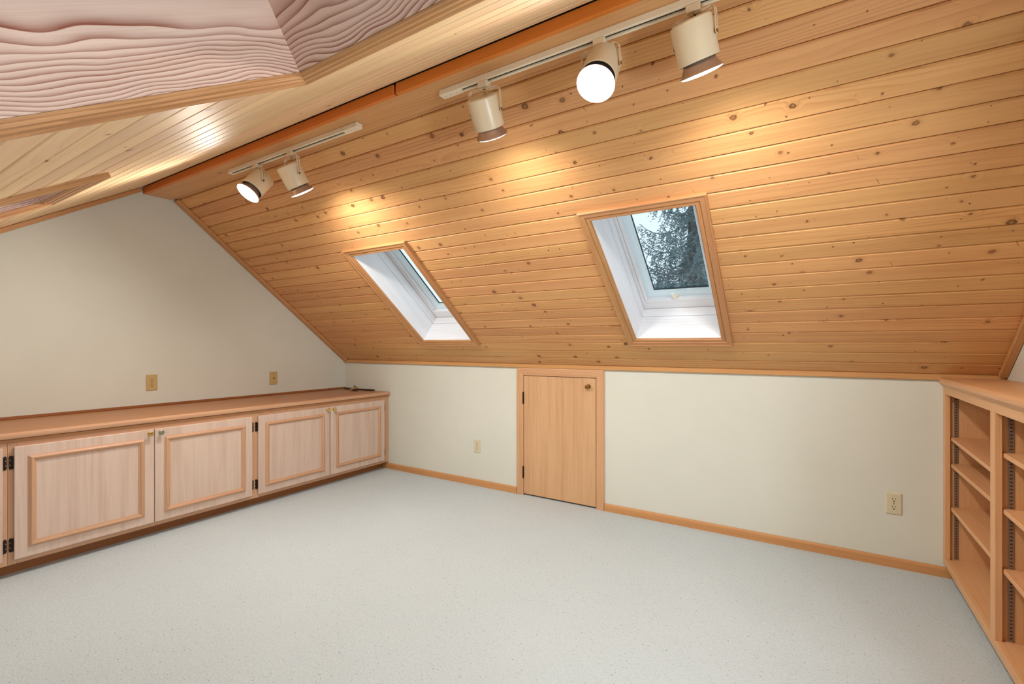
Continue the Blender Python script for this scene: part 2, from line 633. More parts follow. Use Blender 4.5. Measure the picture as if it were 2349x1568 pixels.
def zf(y):           # underside of the planks, slope over the camera
    return 2.24 + (y + 1.695) * 0.5314 / 0.8471


# ------------------------------------------------------------------ shell
fl = box('floor', CARPET, (-0.1, L + 0.1, YB - 0.1, 0.1, -0.12, 0.0))
tag(fl, 'pale flecked cut pile carpet covering the whole attic floor', 'floor', kind='structure')

mb = MB()
for b in ((-0.1, 2.0705, 0, 0.1, 0, 1.0), (2.6765, L + 0.1, 0, 0.1, 0, 1.0), (2.0705, 2.6765, 0, 0.1, 0.914, 1.0)):
    mb.box(*b)
tag(mb.build('wall_back', WALL), 'low off-white knee wall under the knotty plank slope', 'wall', kind='structure')


def gable_poly():
    ys = [0.0, -0.3, -0.8, -1.3, -1.518, -1.695, -2.2, -2.8, YB]
    top = [(y, (zb(y) if y > -1.6 else zf(y)) + 0.03) for y in ys]
    return [(0.0, 0.0)] + top + [(YB, 0.0)]


mb = MB()
mb.prism(gable_poly(), 'x', -0.1, 0.0)
tag(mb.build('wall_left', WALL), 'tall tan-lit gable wall behind the long low cabinets', 'wall', kind='structure')

# right gable wall, built round the added window behind the camera's right shoulder
WY0, WY1, WZ0, WZ1 = -2.95, -1.95, 1.0, 1.36
mb = MB()
for ya, yb_ in ((0.0, WY1), (WY1, WY0), (WY0, YB)):
    n = 5
    tops = []
    for i in range(n + 1):
        y = ya + (yb_ - ya) * i / n
        tops.append((y, (zb(y) if y > -1.6 else zf(y)) + 0.03))
    if (ya, yb_) == (WY1, WY0):
        mb.prism([(ya, WZ1)] + tops + [(yb_, WZ1)], 'x', L, L + 0.1)
        mb.prism([(ya, 0.0), (ya, WZ0), (yb_, WZ0), (yb_, 0.0)], 'x', L, L + 0.1)
    else:
        mb.prism([(ya, 0.0)] + tops + [(yb_, 0.0)], 'x', L, L + 0.1)
tag(mb.build('wall_right', WALL), 'off-white gable wall rising above the built-in bookcase', 'wall', kind='structure')

wf = box('wall_front', WALL, (-0.1, L + 0.1, YB - 0.1, YB, 0, zf(YB) + 0.05))
tag(wf, 'off-white low knee wall opposite the small hinged door', 'wall', kind='structure')

# ------------------------------------------------------------------ plank ceilings
PITCH = 0.0826
# skylight openings in the two slopes: inner edges x0,x1,s0,s1 in each slope's own frame
SKY_B = [(1.277, 1.757, 0.322, 1.226), (3.027, 3.509, 0.322, 1.226)]
SKY_F = [(1.164, 1.690, 0.926, 1.830), (2.962, 3.460, 0.909, 1.813)]


def plank_mesh(x0, x1, s0, s1, full_lo=True, full_hi=True):
    c, dep, back, g, gd = 0.0045, 0.0055, -0.016, 0.0011, -0.0130
    pp = [(s0, back), (s1, back)]
    pp += [(s1, gd), (s1 - g, gd), (s1 - g, -dep), (s1 - g - c, 0.0)] if full_hi else [(s1, 0.0)]
    pp += [(s0 + g + c, 0.0), (s0 + g, -dep), (s0 + g, gd), (s0, gd)] if full_lo else [(s0, 0.0)]
    mb = MB()
    mb.prism(pp, 'x', x0, x1)
    return mb.mesh('plank')


def plank_ceiling(name, label, frame, s_first, s_last, rows0, holes, mat):
    root = empty(name, frame, label, 'ceiling', kind='structure')
    rows = []
    s = rows0
    while s < s_last - 0.002:
        rows.append((max(s, s_first), min(s + PITCH, s_last)))
        s += PITCH
    shared = {}
    for a, b in rows:
        if b - a < 0.006:
            continue
        segs = [(0.0, L, a, b)]
        for (x0, x1, h0, h1) in holes:
            x0, x1, h0, h1 = x0 - .012, x1 + .012, h0 - .012, h1 + .012
            if b <= h0 or a >= h1:
                continue
            new = []
            for (p, q, c, d) in segs:
                if q <= x0 or p >= x1:
                    new.append((p, q, c, d))
                    continue
                if p < x0:
                    new.append((p, x0, c, d))
                if q > x1:
                    new.append((x1, q, c, d))
                if c < h0 - 0.004:
                    new.append((x0, x1, c, h0))
                if d > h1 + 0.004:
                    new.append((x0, x1, h1, d))
            segs = new
        for (p, q, c, d) in segs:
            key = (round(q - p, 4), round(d - c, 4), abs(c - a) < 1e-6, abs(d - b) < 1e-6)
            if key not in shared:
                shared[key] = plank_mesh(0, q - p, -(d - c) / 2, (d - c) / 2, key[2], key[3])
                shared[key].materials.append(mat)
            link('plank', shared[key], root, Matrix.Translation((p, (c + d) / 2, 0)))
    return root


S_BEAM_B = (0.00944 + 1.500) / 0.7770
plank_ceiling('ceiling', 'knotty pine plank slope with two skylights above the knee wall', FB, -0.01, S_BEAM_B, 0.112 - 2 * PITCH, SKY_B, M_PINE())
plank_ceiling('ceiling.001', 'pale plank slope on the camera side of the ridge beam', FF, 0.0, (2.24 - zf(YB)) / 0.5314 + 0.02, 0.015 - PITCH, SKY_F, M_FIRBOARD())

# decking over the planks, cut round the four openings
for fr, holes, smax, lab in ((FB, SKY_B, 2.06, 'brown roof decking over the slope with the knotty planks'), (FF, SKY_F, 2.6, 'brown roof decking over the pale plank slope')):
    mb = MB()
    h = sorted(holes)
    m = 0.03
    xs = [-0.15, h[0][0] - m, h[0][1] + m, h[1][0] - m, h[1][1] + m, L + 0.15]
    z0, z1 = -0.036, -0.0165
    for i in (0, 2, 4):
        mb.box(xs[i], xs[i + 1], -0.12, smax, z0, z1)
    for j, i in ((0, 1), (1, 3)):
        mb.box(xs[i], xs[i + 1], -0.12, h[j][2] - m, z0, z1)
        mb.box(xs[i], xs[i + 1], h[j][3] + m, smax, z0, z1)
    tag(mb.build('roof_deck', DECK, matrix=fr), lab, 'roof', kind='structure')

# ------------------------------------------------------------------ ridge beam
rb = empty('ridge_beam', Matrix.Translation((0, -1.6, 2.191)), 'long boxed ridge beam with an amber side face above the track lights', 'beam', kind='structure')


def rel(o):
    return Matrix.Translation(-Vector(o))


def beam_box(name, mat, b, c=0.0015):
    x0, x1, y0, y1, z0, z1 = b
    return box(name, mat, (x0, x1, y0 + 1.6, y1 + 1.6, z0 - 2.191, z1 - 2.191), rb, c)


beam_box('soffit_board', M_BEAM(), (0.001, L - 0.001, -1.6755, -1.5195, 2.191, 2.211), 0.002)
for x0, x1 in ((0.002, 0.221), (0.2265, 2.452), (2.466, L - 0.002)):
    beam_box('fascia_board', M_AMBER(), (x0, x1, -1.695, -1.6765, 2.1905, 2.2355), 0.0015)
beam_box('backing_board', M_KICK('x'), (0.003, L - 0.003, -1.676, -1.665, 2.2125, 2.234), 0.0)
beam_box('side_bead', M_TRIM(), (0.066, L - 0.034, -1.518, -1.4975, 2.1925, 2.2045), 0.004)

box('ridge_cap', DECK, (-.1, L + .1, -.17, .125, .060, .10), rb)
box('ridge_filler', DECK, (-.02, L + .02, -.118, -.0945, .0580, .0598), rb)

# ------------------------------------------------------------------ trims
tr = box('trim_1', M_TRIM(), (0.0, L - 0.001, -0.018, -0.001, HK, HK + 0.030), None, 0.004)
tag(tr, 'pine strip along the joint of knee wall and plank slope', 'trim', kind='structure')
t2 = box('trim_2', M_TRIM('y'), (0.001, 0.062, 0.034, 1.938, 0.0003, 0.018), None, 0.003, FB)
tag(t2, 'pine strip on the left gable below the knotty plank slope', 'trim', kind='structure')
t3 = box('trim_3', M_TRIM('y'), (0.001, 0.021, 0.02, 2.36, 0.0015, 0.027), None, 0.002, FF)
tag(t3, 'pine strip on the left gable below the pale plank slope', 'trim', kind='structure')
t4 = box('trim_4', M_TRIM('y'), (L - 0.032, L - 0.001, 0.038, 1.938, 0.0003, 0.020), None, 0.003, FB)
tag(t4, 'pine strip on the right gable above the bookcase', 'trim', kind='structure')
t5 = box('trim_5', M_TRIM('y'), (L - 0.022, L - 0.001, 0.02, 2.36, 0.0015, 0.027), None, 0.002, FF)
tag(t5, 'pine strip on the right gable below the pale plank slope', 'trim', kind='structure')


def base_prof(mb, x0, x1):
    mb.prism([(-0.001, 0.0), (-0.0135, 0.0), (-0.0135, 0.036), (-0.0115, 0.043), (-0.006, 0.049), (-0.001, 0.050)], 'x', x0, x1)
    return mb


b1 = base_prof(MB(), 0.552, 2.0175).build('baseboard_back', M_TRIM())
tag(b1, 'pine baseboard from the low cabinets to the small door', 'baseboard', kind='structure')
b2 = base_prof(MB(), 2.7295, 4.553).build('baseboard_back.001', M_TRIM())
tag(b2, 'pine baseboard from the small door to the bookcase', 'baseboard', kind='structure')

# ------------------------------------------------------------------ skylights
CASE = [(0.0, 0.0045), (0.004, 0.006), (0.006, 0.011), (0.020, 0.0115), (0.0225, 0.0085), (0.026, 0.0145), (0.044, 0.0155), (0.050, 0.019), (0.0545, 0.019), (0.0565, 0.016)]


def skylight(name, label, frame, hole, liner, handle=True, casing=M_OAK):
    x0, x1, s0, s1 = hole
    root = empty(name, frame, label, 'skylight', kind='structure')
    for side, mb in mitred((x0, x1, s0, s1), CASE).items():
        mb.build('casing_board', casing('x' if side in 'bt' else 'y'), root)
    T = 0.012
    d0, d1 = -0.0005, -0.174
    # lining boards of the shaft
    box('lining_board', liner('y'), (x0 - T, x0, s0 - T, s1 + T, d1, d0), root)
    box('lining_board', liner('y'), (x1, x1 + T, s0 - T, s1 + T, d1, d0), root)
    box('lining_board', liner('x'), (x0, x1, s0 - T, s0, d1, d0), root)
    box('lining_board', liner('x'), (x0, x1, s1, s1 + T, d1, d0), root)
    # wooden window frame: a step behind a small groove, then the rails that carry the sash
    e = 0.0015
    w0, w1 = -0.240, -0.1765
    box('frame_rail', liner('y'), (x0 - T, x0 + e, s0 - T, s1 + T, w0, w1), root, 0.001)
    box('frame_rail', liner('y'), (x1 - e, x1 + T, s0 - T, s1 + T, w0, w1), root, 0.001)
    box('frame_rail', liner('x'), (x0 + e, x1 - e, s0 - T, s0 + e, w0, w1), root, 0.001)
    box('frame_rail', liner('x'), (x0 + e, x1 - e, s1 - e, s1 + T, w0, w1), root, 0.001)
    g0, g1 = -0.275, -0.243
    fw, fb = 0.037, 0.074
    box('sash_stop', liner('y'), (x0 - T, x0 + fw * .5, s0 - T, s1 + T, g0, g1), root, 0.002)
    box('sash_stop', liner('y'), (x0 + fw * .5 + .001, x0 + fw, s0 + fb, s1 - fb, g0, g1 - .006), root, 0.002)
    box('sash_stop', liner('y'), (x1 - fw * .5, x1 + T, s0 - T, s1 + T, g0, g1), root, 0.002)
    box('sash_stop', liner('y'), (x1 - fw, x1 - fw * .5 - .001, s0 + fb, s1 - fb, g0, g1 - .006), root, 0.002)
    box('sash_stop', liner('x'), (x0 + fw * .5, x1 - fw * .5, s0 - T, s0 + fb, g0, g1), root, 0.002)
    box('sash_stop', liner('x'), (x0 + fw * .5, x1 - fw * .5, s1 - fb, s1 + T, g0, g1), root, 0.002)
    # enamelled sash with a chamfer towards the glass
    a0, a1, c0, c1 = x0 + fw + .001, x1 - fw - .001, s0 + fb + .001, s1 - fb - .001
    sw = 0.042
    sash = [(0.0, 0.006), (0.022, 0.020), (0.024, 0.021), (sw, 0.021)]
    for side, mb in mitred((a0 + sw, a1 - sw, c0 + sw, c1 - sw), sash, lambda p, q, t: (p, q, -0.292 + t)).items():
        mb.build('sash_bar', SASH, root)
    gk = MB()
    for b in ((a0 + sw - .004, a0 + sw + .004, c0 + sw, c1 - sw), (a1 - sw - .004, a1 - sw + .004, c0 + sw, c1 - sw),
              (a0 + sw + .004, a1 - sw - .004, c0 + sw - .004, c0 + sw + .004), (a0 + sw + .004, a1 - sw - .004, c1 - sw - .004, c1 - sw + .004)):
        gk.box(b[0], b[1], b[2], b[3], -0.300, -0.2925)
    gk.build('gasket', GASKET, root)
    box('glass_pane', GLASS, (a0 + 0.01, a1 - 0.01, c0 + 0.01, c1 - 0.01, -0.308, -0.302), root)
    # outer kerb
    k = MB()
    for b in ((x0 - .03, x0 - T - .001, s0 - .03, s1 + .03), (x1 + T + .001, x1 + .03, s0 - .03, s1 + .03),
              (x0 - T, x1 + T, s0 - .03, s0 - T - .001), (x0 - T, x1 + T, s1 + T + .001, s1 + .03)):
        k.box(b[0], b[1], b[2], b[3], -0.315, -0.010)
    k.build('outer_kerb', DECK, root)
    if handle:
        xm = x0 + 0.212
        q = c0 + 0.014
        h = MB()
        h.box(xm - .017, xm + .017, q - .018, q - .003, -0.272, -0.262, .002)
        h.tube([(xm, q - .01, -.263), (xm + .002, q - .014, -.250), (xm + .004, q - .006, -.236), (xm - .004, q + .022, -.232), (xm - .008, q + .045, -.234)],
               [.008, .007, .008, .009, .011], 8, .6)
        h.build('handle', HANDLE, root, smooth=.7)
        MB().lathe([(0, .009), (.005, .009), (.006, .007)], (x0 + .258, c0 + .03, -.272), (0, 0, 1), 14).build('screw_cap', SASH, root, smooth=.6)
    return root


skylight('window_1', 'skylight nearer the left gable, seen at a steep slant with blue glass', FB, SKY_B[0], M_WASH)
skylight('window_2', 'skylight with a spruce tree outside, above the knee wall', FB, SKY_B[1], M_WASH)
skylight('window_3', 'pink fir lined skylight opening beside the left gable trim', FF, SKY_F[0], M_FIR, False)
skylight('window_4', 'large near skylight opening lined with bold-grained pink fir overhead', FF, SKY_F[1], M_FIR, False)

# window added in the right gable, outside the picture, to carry the fill light
w5 = empty('window_5', Matrix.Translation((L, (WY0 + WY1) / 2, WZ0)), 'added wide oak framed gable window, unseen, for the fill light', 'window', kind='structure')
hy, hz = (WY1 - WY0) / 2, WZ1 - WZ0
for side, mb in mitred((-hy, hy, 0, hz), CASE, lambda p, q, t: (-t, p, q)).items():
    mb.build('casing_board', M_OAK('y' if side in 'bt' else 'z'), w5)
for side, mb in mitred((-hy + .045, hy - .045, .045, hz - .045), [(0, .03), (.044, .03)], lambda p, q, t: (.075 - t, p, q)).items():
    mb.build('sash_bar', SASH, w5)
box('glass_pane', GLASS, (.060, .066, -hy + .04, hy - .04, .04, hz - .04), w5)

# ------------------------------------------------------------------ small door in the knee wall
d1 = empty('door_1', Matrix.Translation((2.373, 0, 0)), 'short flush oak access door with oak casing in the knee wall', 'door', kind='structure')
DC = [(0.0, 0.009), (0.003, 0.011), (0.012, 0.0115), (0.014, 0.013), (0.040, 0.0145), (0.052, 0.0145), (0.056, 0.013)]
dx0, dx1, dzt = 2.078 - 2.373, 2.6695 - 2.373, 0.9105
rings = mitred((dx0, dx1, -0.5, dzt), DC, lambda p, q, t: (p, -t - .0005, max(q, 0.0)), 'lrt')
for s in 'lrt':
    rings[s].build('casing_board', M_DOORTRIM('x' if s == 't' else 'z'), d1)
box('door_panel', M_DOORVEN('z'), (dx0 + .004, dx1 - .004, -.008, .028, .012, dzt - .004), d1, .0015)
jm = MB()
jm.box(dx0 - .0065, dx0, .0005, .09, 0, dzt)
jm.box(dx1, dx1 + .0065, .0005, .09, 0, dzt)
jm.box(dx0 - .0065, dx1 + .0065, .0005, .09, dzt, dzt + .003)
jm.build('jamb', M_KICK('z'), d1)
box('threshold_void', BLACK, (dx0, dx1, .06, .09, 0, dzt), d1)
for zc_ in (.739, .175):
    h = MB()
    h.lathe([(-.046, .0025), (-.043, .0055), (.043, .0055), (.046, .0025)], (dx0 + .001, -.0135, zc_), (0, 0, 1), 10)
    h.box(dx0 - .004, dx0 + .006, -.0125, -.008, zc_ - .043, zc_ + .043)
    h.build('hinge', BRONZE, d1, smooth=.6)
kn = MB()
kn.lathe([(0, .016), (.003, .016), (.004, .007), (.016, .006), (.019, .013), (.025, .0165), (.030, .0155), (.032, .011)], (2.6114 - 2.373, -.0085, .849), (0, -1, 0), 20)
kn.build('knob', OLDBRASS, d1, smooth=.5)


# ------------------------------------------------------------------ wall plates
def plate_matrix(loc, facing):
    # local x to the viewer's right, local y up, local z out of the wall
    z = Vector(facing)
    y = Vector((0, 0, 1))
    x = y.cross(z)
    return Matrix(((x.x, y.x, z.x, loc[0]), (x.y, y.y, z.y, loc[1]), (x.z, y.z, z.z, loc[2]), (0, 0, 0, 1)))


def duplex(loc, facing, w, h, mat, label):
    r = empty('outlet', plate_matrix(loc, facing), label, 'outlet', 'duplex power outlets')
    p = MB()
    n = len(p.v)
    for (a, b, t) in ((w / 2, h / 2, 0.0005), (w / 2, h / 2, .003), (w / 2 - .005, h / 2 - .005, .0062)):
        p.v += [(-a, -b, t), (a, -b, t), (a, b, t), (-a, b, t)]
    for i in (0, 4):
        for k in range(4):
            k2 = (k + 1) % 4
            p.f.append((i + k, i + k2, i + 4 + k2, i + 4 + k))
    p.f.append((0, 1, 2, 3))
    p.f.append((8, 9, 10, 11))
    p.build('cover_plate', mat, r)
    for dy in (.0195, -.0195):
        q = MB()
        pts = []
        for k in range(24):
            a = 2 * PI * k / 24
            pts.append((.0165 * math.cos(a), dy + max(-.0138, min(.0138, .0165 * math.sin(a)))))
        q.prism(pts, 'z', .0055, .0078)
        rc = q.build('receptacle', mat, r)
        s = MB()
        s.box(-.0075, -.0050, dy + .001, dy + .0095, .0070, .0082)
        s.box(.0052, .0074, dy + .002, dy + .0090, .0070, .0082)
        s.lathe([(0, .0031), (.0012, .0031)], (0, dy - .0068, .0070), (0, 0, 1), 10)
        s.build('slots', HOLE, rc)
    MB().lathe([(0, .0032), (.001, .003)], (0, 0, .006), (0, 0, 1), 10).build('screw', OLDBRASS, r)
    return r


duplex((1.6375, 0, .3196), (0, -1, 0), .0665, .106, IVORY, 'ivory duplex outlet on the knee wall between cabinets and door')
duplex((4.2930, 0, .3262), (0, -1, 0), .067, .110, IVORY, 'ivory duplex outlet on the knee wall beside the bookcase')
duplex((0, -1.6410, .8755), (1, 0, 0), .0685, .111, TAN, 'tan duplex outlet on the gable wall above the cabinet doors')
r = empty('cable_plate', plate_matrix((0, -.7455, .8550), (1, 0, 0)), 'tan coaxial cable plate on the gable wall near the corner', 'wall plate')
p = MB()
p.box(-.0355, .0355, -.0555, .0555, .0005, .0055, .002)
p.build('cover_plate', TAN, r)
MB().lathe([(0, .0062), (.003, .0062), (.0032, .0046), (.009, .0046), (.0092, .002)], (0, 0, .005), (0, 0, 1), 12).build('coaxial_jack', OLDBRASS, r, smooth=.5)
for dy in (.041, -.041):
    MB().lathe([(0, .0035), (.001, .003)], (0, dy, .0055), (0, 0, 1), 10).build('screw', OLDBRASS, r)

# ------------------------------------------------------------------ low cabinets along the left gable
XF = 0.6162           # face frame plane
DOORMOLD = [(0.0, 0.002), (0.003, 0.004), (0.006, 0.0045), (0.009, 0.0085), (0.014, 0.0115), (0.019, 0.0118), (0.023, 0.0085), (0.026, 0.005), (0.029, 0.0035)]


def hinge(parent, y, z, side):
    """Wrap-round cabinet hinge on the face frame at local y; side = direction of the door it carries."""
    h = MB()
    n = 10
    pts = []
    for k in range(n):
        a = PI * k / (n - 1)
        pts.append((y + .0065 * math.cos(a), z + .024 + .010 * math.sin(a)))
    for k in range(n):
        a = PI + PI * k / (n - 1)
        pts.append((y + .0065 * math.cos(a), z - .024 + .010 * math.sin(a)))
    h.prism(pts, 'x', .0002, .0036)
    o = h.build('hinge', BRONZE, parent)
    c = MB()
    yb_ = y + side * .0066
    c.lathe([(-.032, .002), (-.029, .0042), (.029, .0042), (.032, .002)], (.0085, yb_, z), (0, 0, 1), 10)
    c.box(.0030, .0080, min(y, yb_), max(y, yb_), z - .026, z + .026)
    c.build('knuckle', BRONZE, o, smooth=.6)
    s = MB()
    for zz in (-.012, .012):
        s.lathe([(0, .0032), (.0012, .0026)], (.0034, y - side * .002, z + zz), (1, 0, 0), 8)
    s.build('pin_heads', PINLIGHT, o)
    return o


def cabinet(y_left, doors, label, knob_mats, y0, y1):
    """Local frame: origin on the floor at the face frame, x out of the cabinet, y along the wall."""
    root = empty('base_cabinet', Matrix.Translation((XF, y_left, 0)), label, 'cabinet', 'low cabinets along the gable wall')
    a, b = y0 - y_left, y1 - y_left
    ZB, ZT = 0.061, 0.672
    bd = MB()
    bd.box(-XF + .004, -.019, a, a + .016, ZB, ZT)
    bd.box(-XF + .004, -.019, b - .016, b, ZB, ZT)
    bd.box(-XF + .004, -.019, a + .016, b - .016, ZB, ZB + .016)
    bd.box(-XF + .004, -XF + .012, a + .016, b - .016, ZB + .016, ZT)
    bd.build('carcass', M_KICK('y'), root)
    (p0, p1), (q0, q1) = [(d[0] - y_left, d[1] - y_left) for d in doors]
    # face frame: two stiles, two rails
    box('stile', M_PICKTRIM('z'), (-.0185, 0, a + .0003, p0 + .012, ZB, ZT), root, .0006)
    box('stile', M_PICKTRIM('z'), (-.0185, 0, q1 - .012, b - .0003, ZB, ZT), root, .0006)
    box('rail', M_PICKTRIM('y'), (-.0185, 0, p0 + .0123, q1 - .0123, ZB, .098), root, .0006)
    box('rail', M_PICKTRIM('y'), (-.0185, 0, p0 + .0123, q1 - .0123, .626, ZT), root, .0006)
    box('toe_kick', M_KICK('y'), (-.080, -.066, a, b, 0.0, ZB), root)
    for i, (d0, d1) in enumerate(((p0, p1), (q0, q1))):
        z0, z1 = .0860, .6395
        dr = box('door', M_PICKLED('z'), (.0008, .0180, d0, d1, z0, z1), root, .0025)
        rect = (d0 + .0785, d1 - .0785, z0 + .0765, z1 - .0795)
        ml = MB()
        for s, mb in mitred(rect, DOORMOLD, lambda p, q, t: (.0181 + t, p, q)).items():
            o = mb.build('molding', M_PICKTRIM('y' if s in 'bt' else 'z'), dr)
        kz = .6165
        ky = d1 - .026 if i == 0 else d0 + .026
        k = MB()
        k.lathe([(0, .0085), (.002, .0085), (.003, .0045), (.013, .0045), (.015, .0105), (.0185, .0145), (.0225, .0148), (.0245, .012), (.025, .006)], (.018, ky, kz), (1, 0, 0), 18)
        k.build('knob', knob_mats[i], dr, smooth=.5)
        for hz_ in (.563, .158):
            hinge(root, (d0 - .0095) if i == 0 else (d1 + .0095), hz_, 1 if i == 0 else -1)
    return root


cabinet(-1.2565, ((-1.2354, -.6481), (-.6403, -.0650)), 'low two-door pickled oak cabinet at the knee wall corner', (BRASS, BRASS), -1.2568, -.0015)
cabinet(-2.4710, ((-2.4517, -1.8646), (-1.8611, -1.2784)), 'low two-door pickled oak cabinet in the middle of the row, one dull knob', (BRASS, PEWTER), -2.4712, -1.2570)
cabinet(-3.7150, ((-3.6680, -3.0808), (-3.0770, -2.4904)), 'low pickled oak cabinet cut by the left picture edge', (BRASS, BRASS), -3.7150, -2.4714)

ct = empty('countertop', Matrix.Translation((0, -1.86, .708)), 'long oak countertop over the low cabinets along the gable wall', 'countertop')
YA, YZ = -1.855, 1.857
box('top_board', M_COUNTER('y'), (.0015, .612, YA, YZ, -.030, 0.0), ct, .001)
nm = MB()
nm.prism([(.6125, -.031), (.627, -.031), (.6345, -.026), (.638, -.017), (.636, -.007), (.629, -.001), (.622, .0005), (.6125, .0005)], 'y', YA, YZ)
nm.build('edge_nosing', M_PICKTRIM('y'), ct, smooth=.6)
cv = MB()
cv.prism([(.6165, -.0315), (.631, -.0315), (.627, -.036), (.622, -.042), (.620, -.049), (.6165, -.049)], 'y', YA, YZ)
cv.build('cove_molding', M_COUNTER('y'), ct, smooth=.6)
box('backsplash', M_KICK('y'), (.0012, .0175, YA, YZ, .0004, .0165), ct, .002)

# ------------------------------------------------------------------ strap left on the counter end
st = empty('strap_bundle', Matrix.Translation((.255, -.088, .7095)), 'dark leather straps knotted round a tan piece on the counter end', 'strap')
m = MB()
m.tube([(-.215, .060, .007), (-.15, .045, .007), (-.09, .030, .008), (-.03, .010, .009), (.01, -.004, .011)], [.012, .013, .012, .011, .009], 8, .6)
m.tube([(-.20, .042, .006), (-.12, .020, .006), (-.05, .0, .006), (.01, -.010, .008)], [.009, .010, .009, .008], 8, .6)
m.build('strap', STRAPM, st, smooth=.8)
m = MB()
m.tube([(.01, 0, .011), (.06, .020, .010), (.12, .034, .008), (.17, .046, .008), (.205, .054, .007)], [.010, .011, .012, .012, .010], 8, .65)
m.build('strap', STRAPM, st, smooth=.8)
m = MB()
m.tube([(0, -.008, .011), (.03, -.052, .007), (.075, -.068, .006), (.09, -.052, .006), (.06, -.022, .008), (.015, 0, .010)], .0062, 8, .9)
m.build('loop', STRAPM, st, smooth=.8)
m = MB()
m.tube([(-.005, 0, .012), (-.03, .03, .018), (-.06, .052, .026), (-.085, .064, .034)], [.008, .0085, .008, .005], 8, .7)
m.build('loose_end', STRAPM, st, smooth=.8)
m = MB()
m.prism([(-.048, .004), (.012, .027), (.026, .0255), (.034, .018), (.006, .003), (-.040, .0005)], 'y', -.040, .016)
m.build('tan_tab', STRAPT, st)

# ------------------------------------------------------------------ built-in bookcase on the right gable
XB = 4.484
bk = empty('bookcase', Matrix.Translation((XB, 0, 0)), 'built-in oak bookcase with adjustable shelves against the right gable', 'bookcase')
DEP = L - .002 - XB
STILES = [(-.0425, -.0012), (-.7934, -.740), (-1.545, -1.4915)]
ZR0, ZR1, ZT0, ZT1 = .068, .102, .902, .9535
for a, b in STILES:
    box('stile', M_SHELF('z'), (0, .019, a, b, ZR1 + .0002, ZT0 - .0002), bk, .0008)
box('rail', M_SHELF('y'), (0, .019, -1.545, -.0012, ZT0, ZT1), bk, .0008)
box('rail', M_SHELF('y'), (0, .019, -1.545, -.0012, ZR0, ZR1), bk, .0008)
YS = [(-.020, -.0022), (-.776, -.757), (-1.5445, -1.526)]
for a, b in YS:
    box('side_panel', M_SHELF('z'), (.0193, DEP - .008, a, b, ZR0, ZT1), bk)
box('back_panel', M_SHELF('z'), (DEP - .0075, DEP, -1.5445, -.0022, ZR0, ZT1), bk)
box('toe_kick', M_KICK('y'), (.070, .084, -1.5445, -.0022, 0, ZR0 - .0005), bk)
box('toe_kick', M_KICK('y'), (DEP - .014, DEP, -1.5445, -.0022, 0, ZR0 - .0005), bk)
for (a, b) in ((-.7565, -.0205), (-1.5255, -.7765)):
    box('bottom_shelf', M_SHELF('y'), (.0195, DEP - .008, a, b, ZR0, ZR1 - .001), bk, .0005)
SH = [(-.7555, -.0215, ((.694, .675), (.566, .566), (.3556, .354))), (-1.5245, -.7775, ((.762, .758), (.5655, .5655), (.356, .356)))]
for a, b, hs in SH:
    for zl, zr in hs:
        m = MB()
        x0, x1, t = .022, DEP - .0085, .0165
        c = .002
        for y, z in ((b, zl), (a, zr)):
            m.v += [(x0 + c, y, z), (x1, y, z), (x1, y, z - t), (x0 + c, y, z - t), (x0, y, z - t + c), (x0, y, z - c)]
        m.f += [(0, 1, 2, 3, 4, 5), (6, 7, 8, 9, 10, 11)] + [(i, (i + 1) % 6, 6 + (i + 1) % 6, 6 + i) for i in range(6)]
        m.build('shelf', M_SHELF('y'), bk)
for yp in (-.020, -.776):
    for xc in (.0445, .182):
        s = MB()
        s.box(xc - .0078, xc + .0078, yp - .0028, yp - .0003, ZR1 + .0015, ZT1 - .045, .0004)
        so = s.build('shelf_standard', STEEL, bk)
        q = MB()
        z = ZR1 + .012
        i = 0
        while z < ZT1 - .055:
            q.box(xc - .0036, xc + .0036, yp - .0033, yp - .0026, z - .0016, z + .0016)
            z += .0127
            i += 1
        q.build('slots', BLACK, so)
box('top_board', M_SHELF('y'), (-.012, DEP, -1.546, -.0195, ZT1 + .0005, .9790), bk, .001)
m = MB()
m.prism([(-.0125, .9795), (-.0175, .977), (-.0195, .972), (-.0195, .961), (-.017, .954), (-.012, .950), (-.008, .9445), (-.003, .9375), (-.0005, .936), (-.0005, .9535), (-.0125, .9535)], 'y', -1.546, -.0012)
m.build('edge_nosing', M_SHELF('y'), bk, smooth=.5)


# ------------------------------------------------------------------ track lights under the beam
def track(x0, x1, feed, label):
    r = empty('light_track', Matrix.Translation(((x0 + x1) / 2, -1.601, 2.191)), label, 'light track')
    a, b = x0 - (x0 + x1) / 2, x1 - (x0 + x1) / 2
    fa, fb = a, b
    # feed: which end carries the live-end cover
    if feed == 'right':
        fb = b - .105
    else:
        fa = a + .105
    t = MB()
    w, h, s = .0175, -.022, .0066
    t.box(fa + .0005, fb - .0005, -w, -s, h, -.0003, .001)
    t.box(fa + .0005, fb - .0005, s, w, h, -.0003, .001)
    t.box(fa + .0005, fb - .0005, -s, s, -.004, -.0003)
    t.build('channel', CREAM_TRACK, r)
    box('slot_liner', SLOTDARK, (fa + .002, fb - .002, -s + .0002, s - .0002, -.0165, -.0042), r)
    e0, e1 = (fb, b) if feed == 'right' else (a, fa)
    box('feed_cover', CREAM_TRACK, (e0 + .0003, e1, -w - .0008, w + .0008, h - .001, -.0002), r, .0015)
    for k in (.2, .45, .75):
        MB().lathe([(0, .002), (.0006, .0018)], (e0 + (e1 - e0) * k, 0, h - .001), (0, 0, -1), 8).build('screw', OLDBRASS, r)
    c0, c1 = (a - .012, a) if feed == 'right' else (b, b + .012)
    box('end_cap', CREAM_TRACK, (c0, c1, -w - .0006, w + .0006, h - .0006, -.0002), r, .002)
    return r


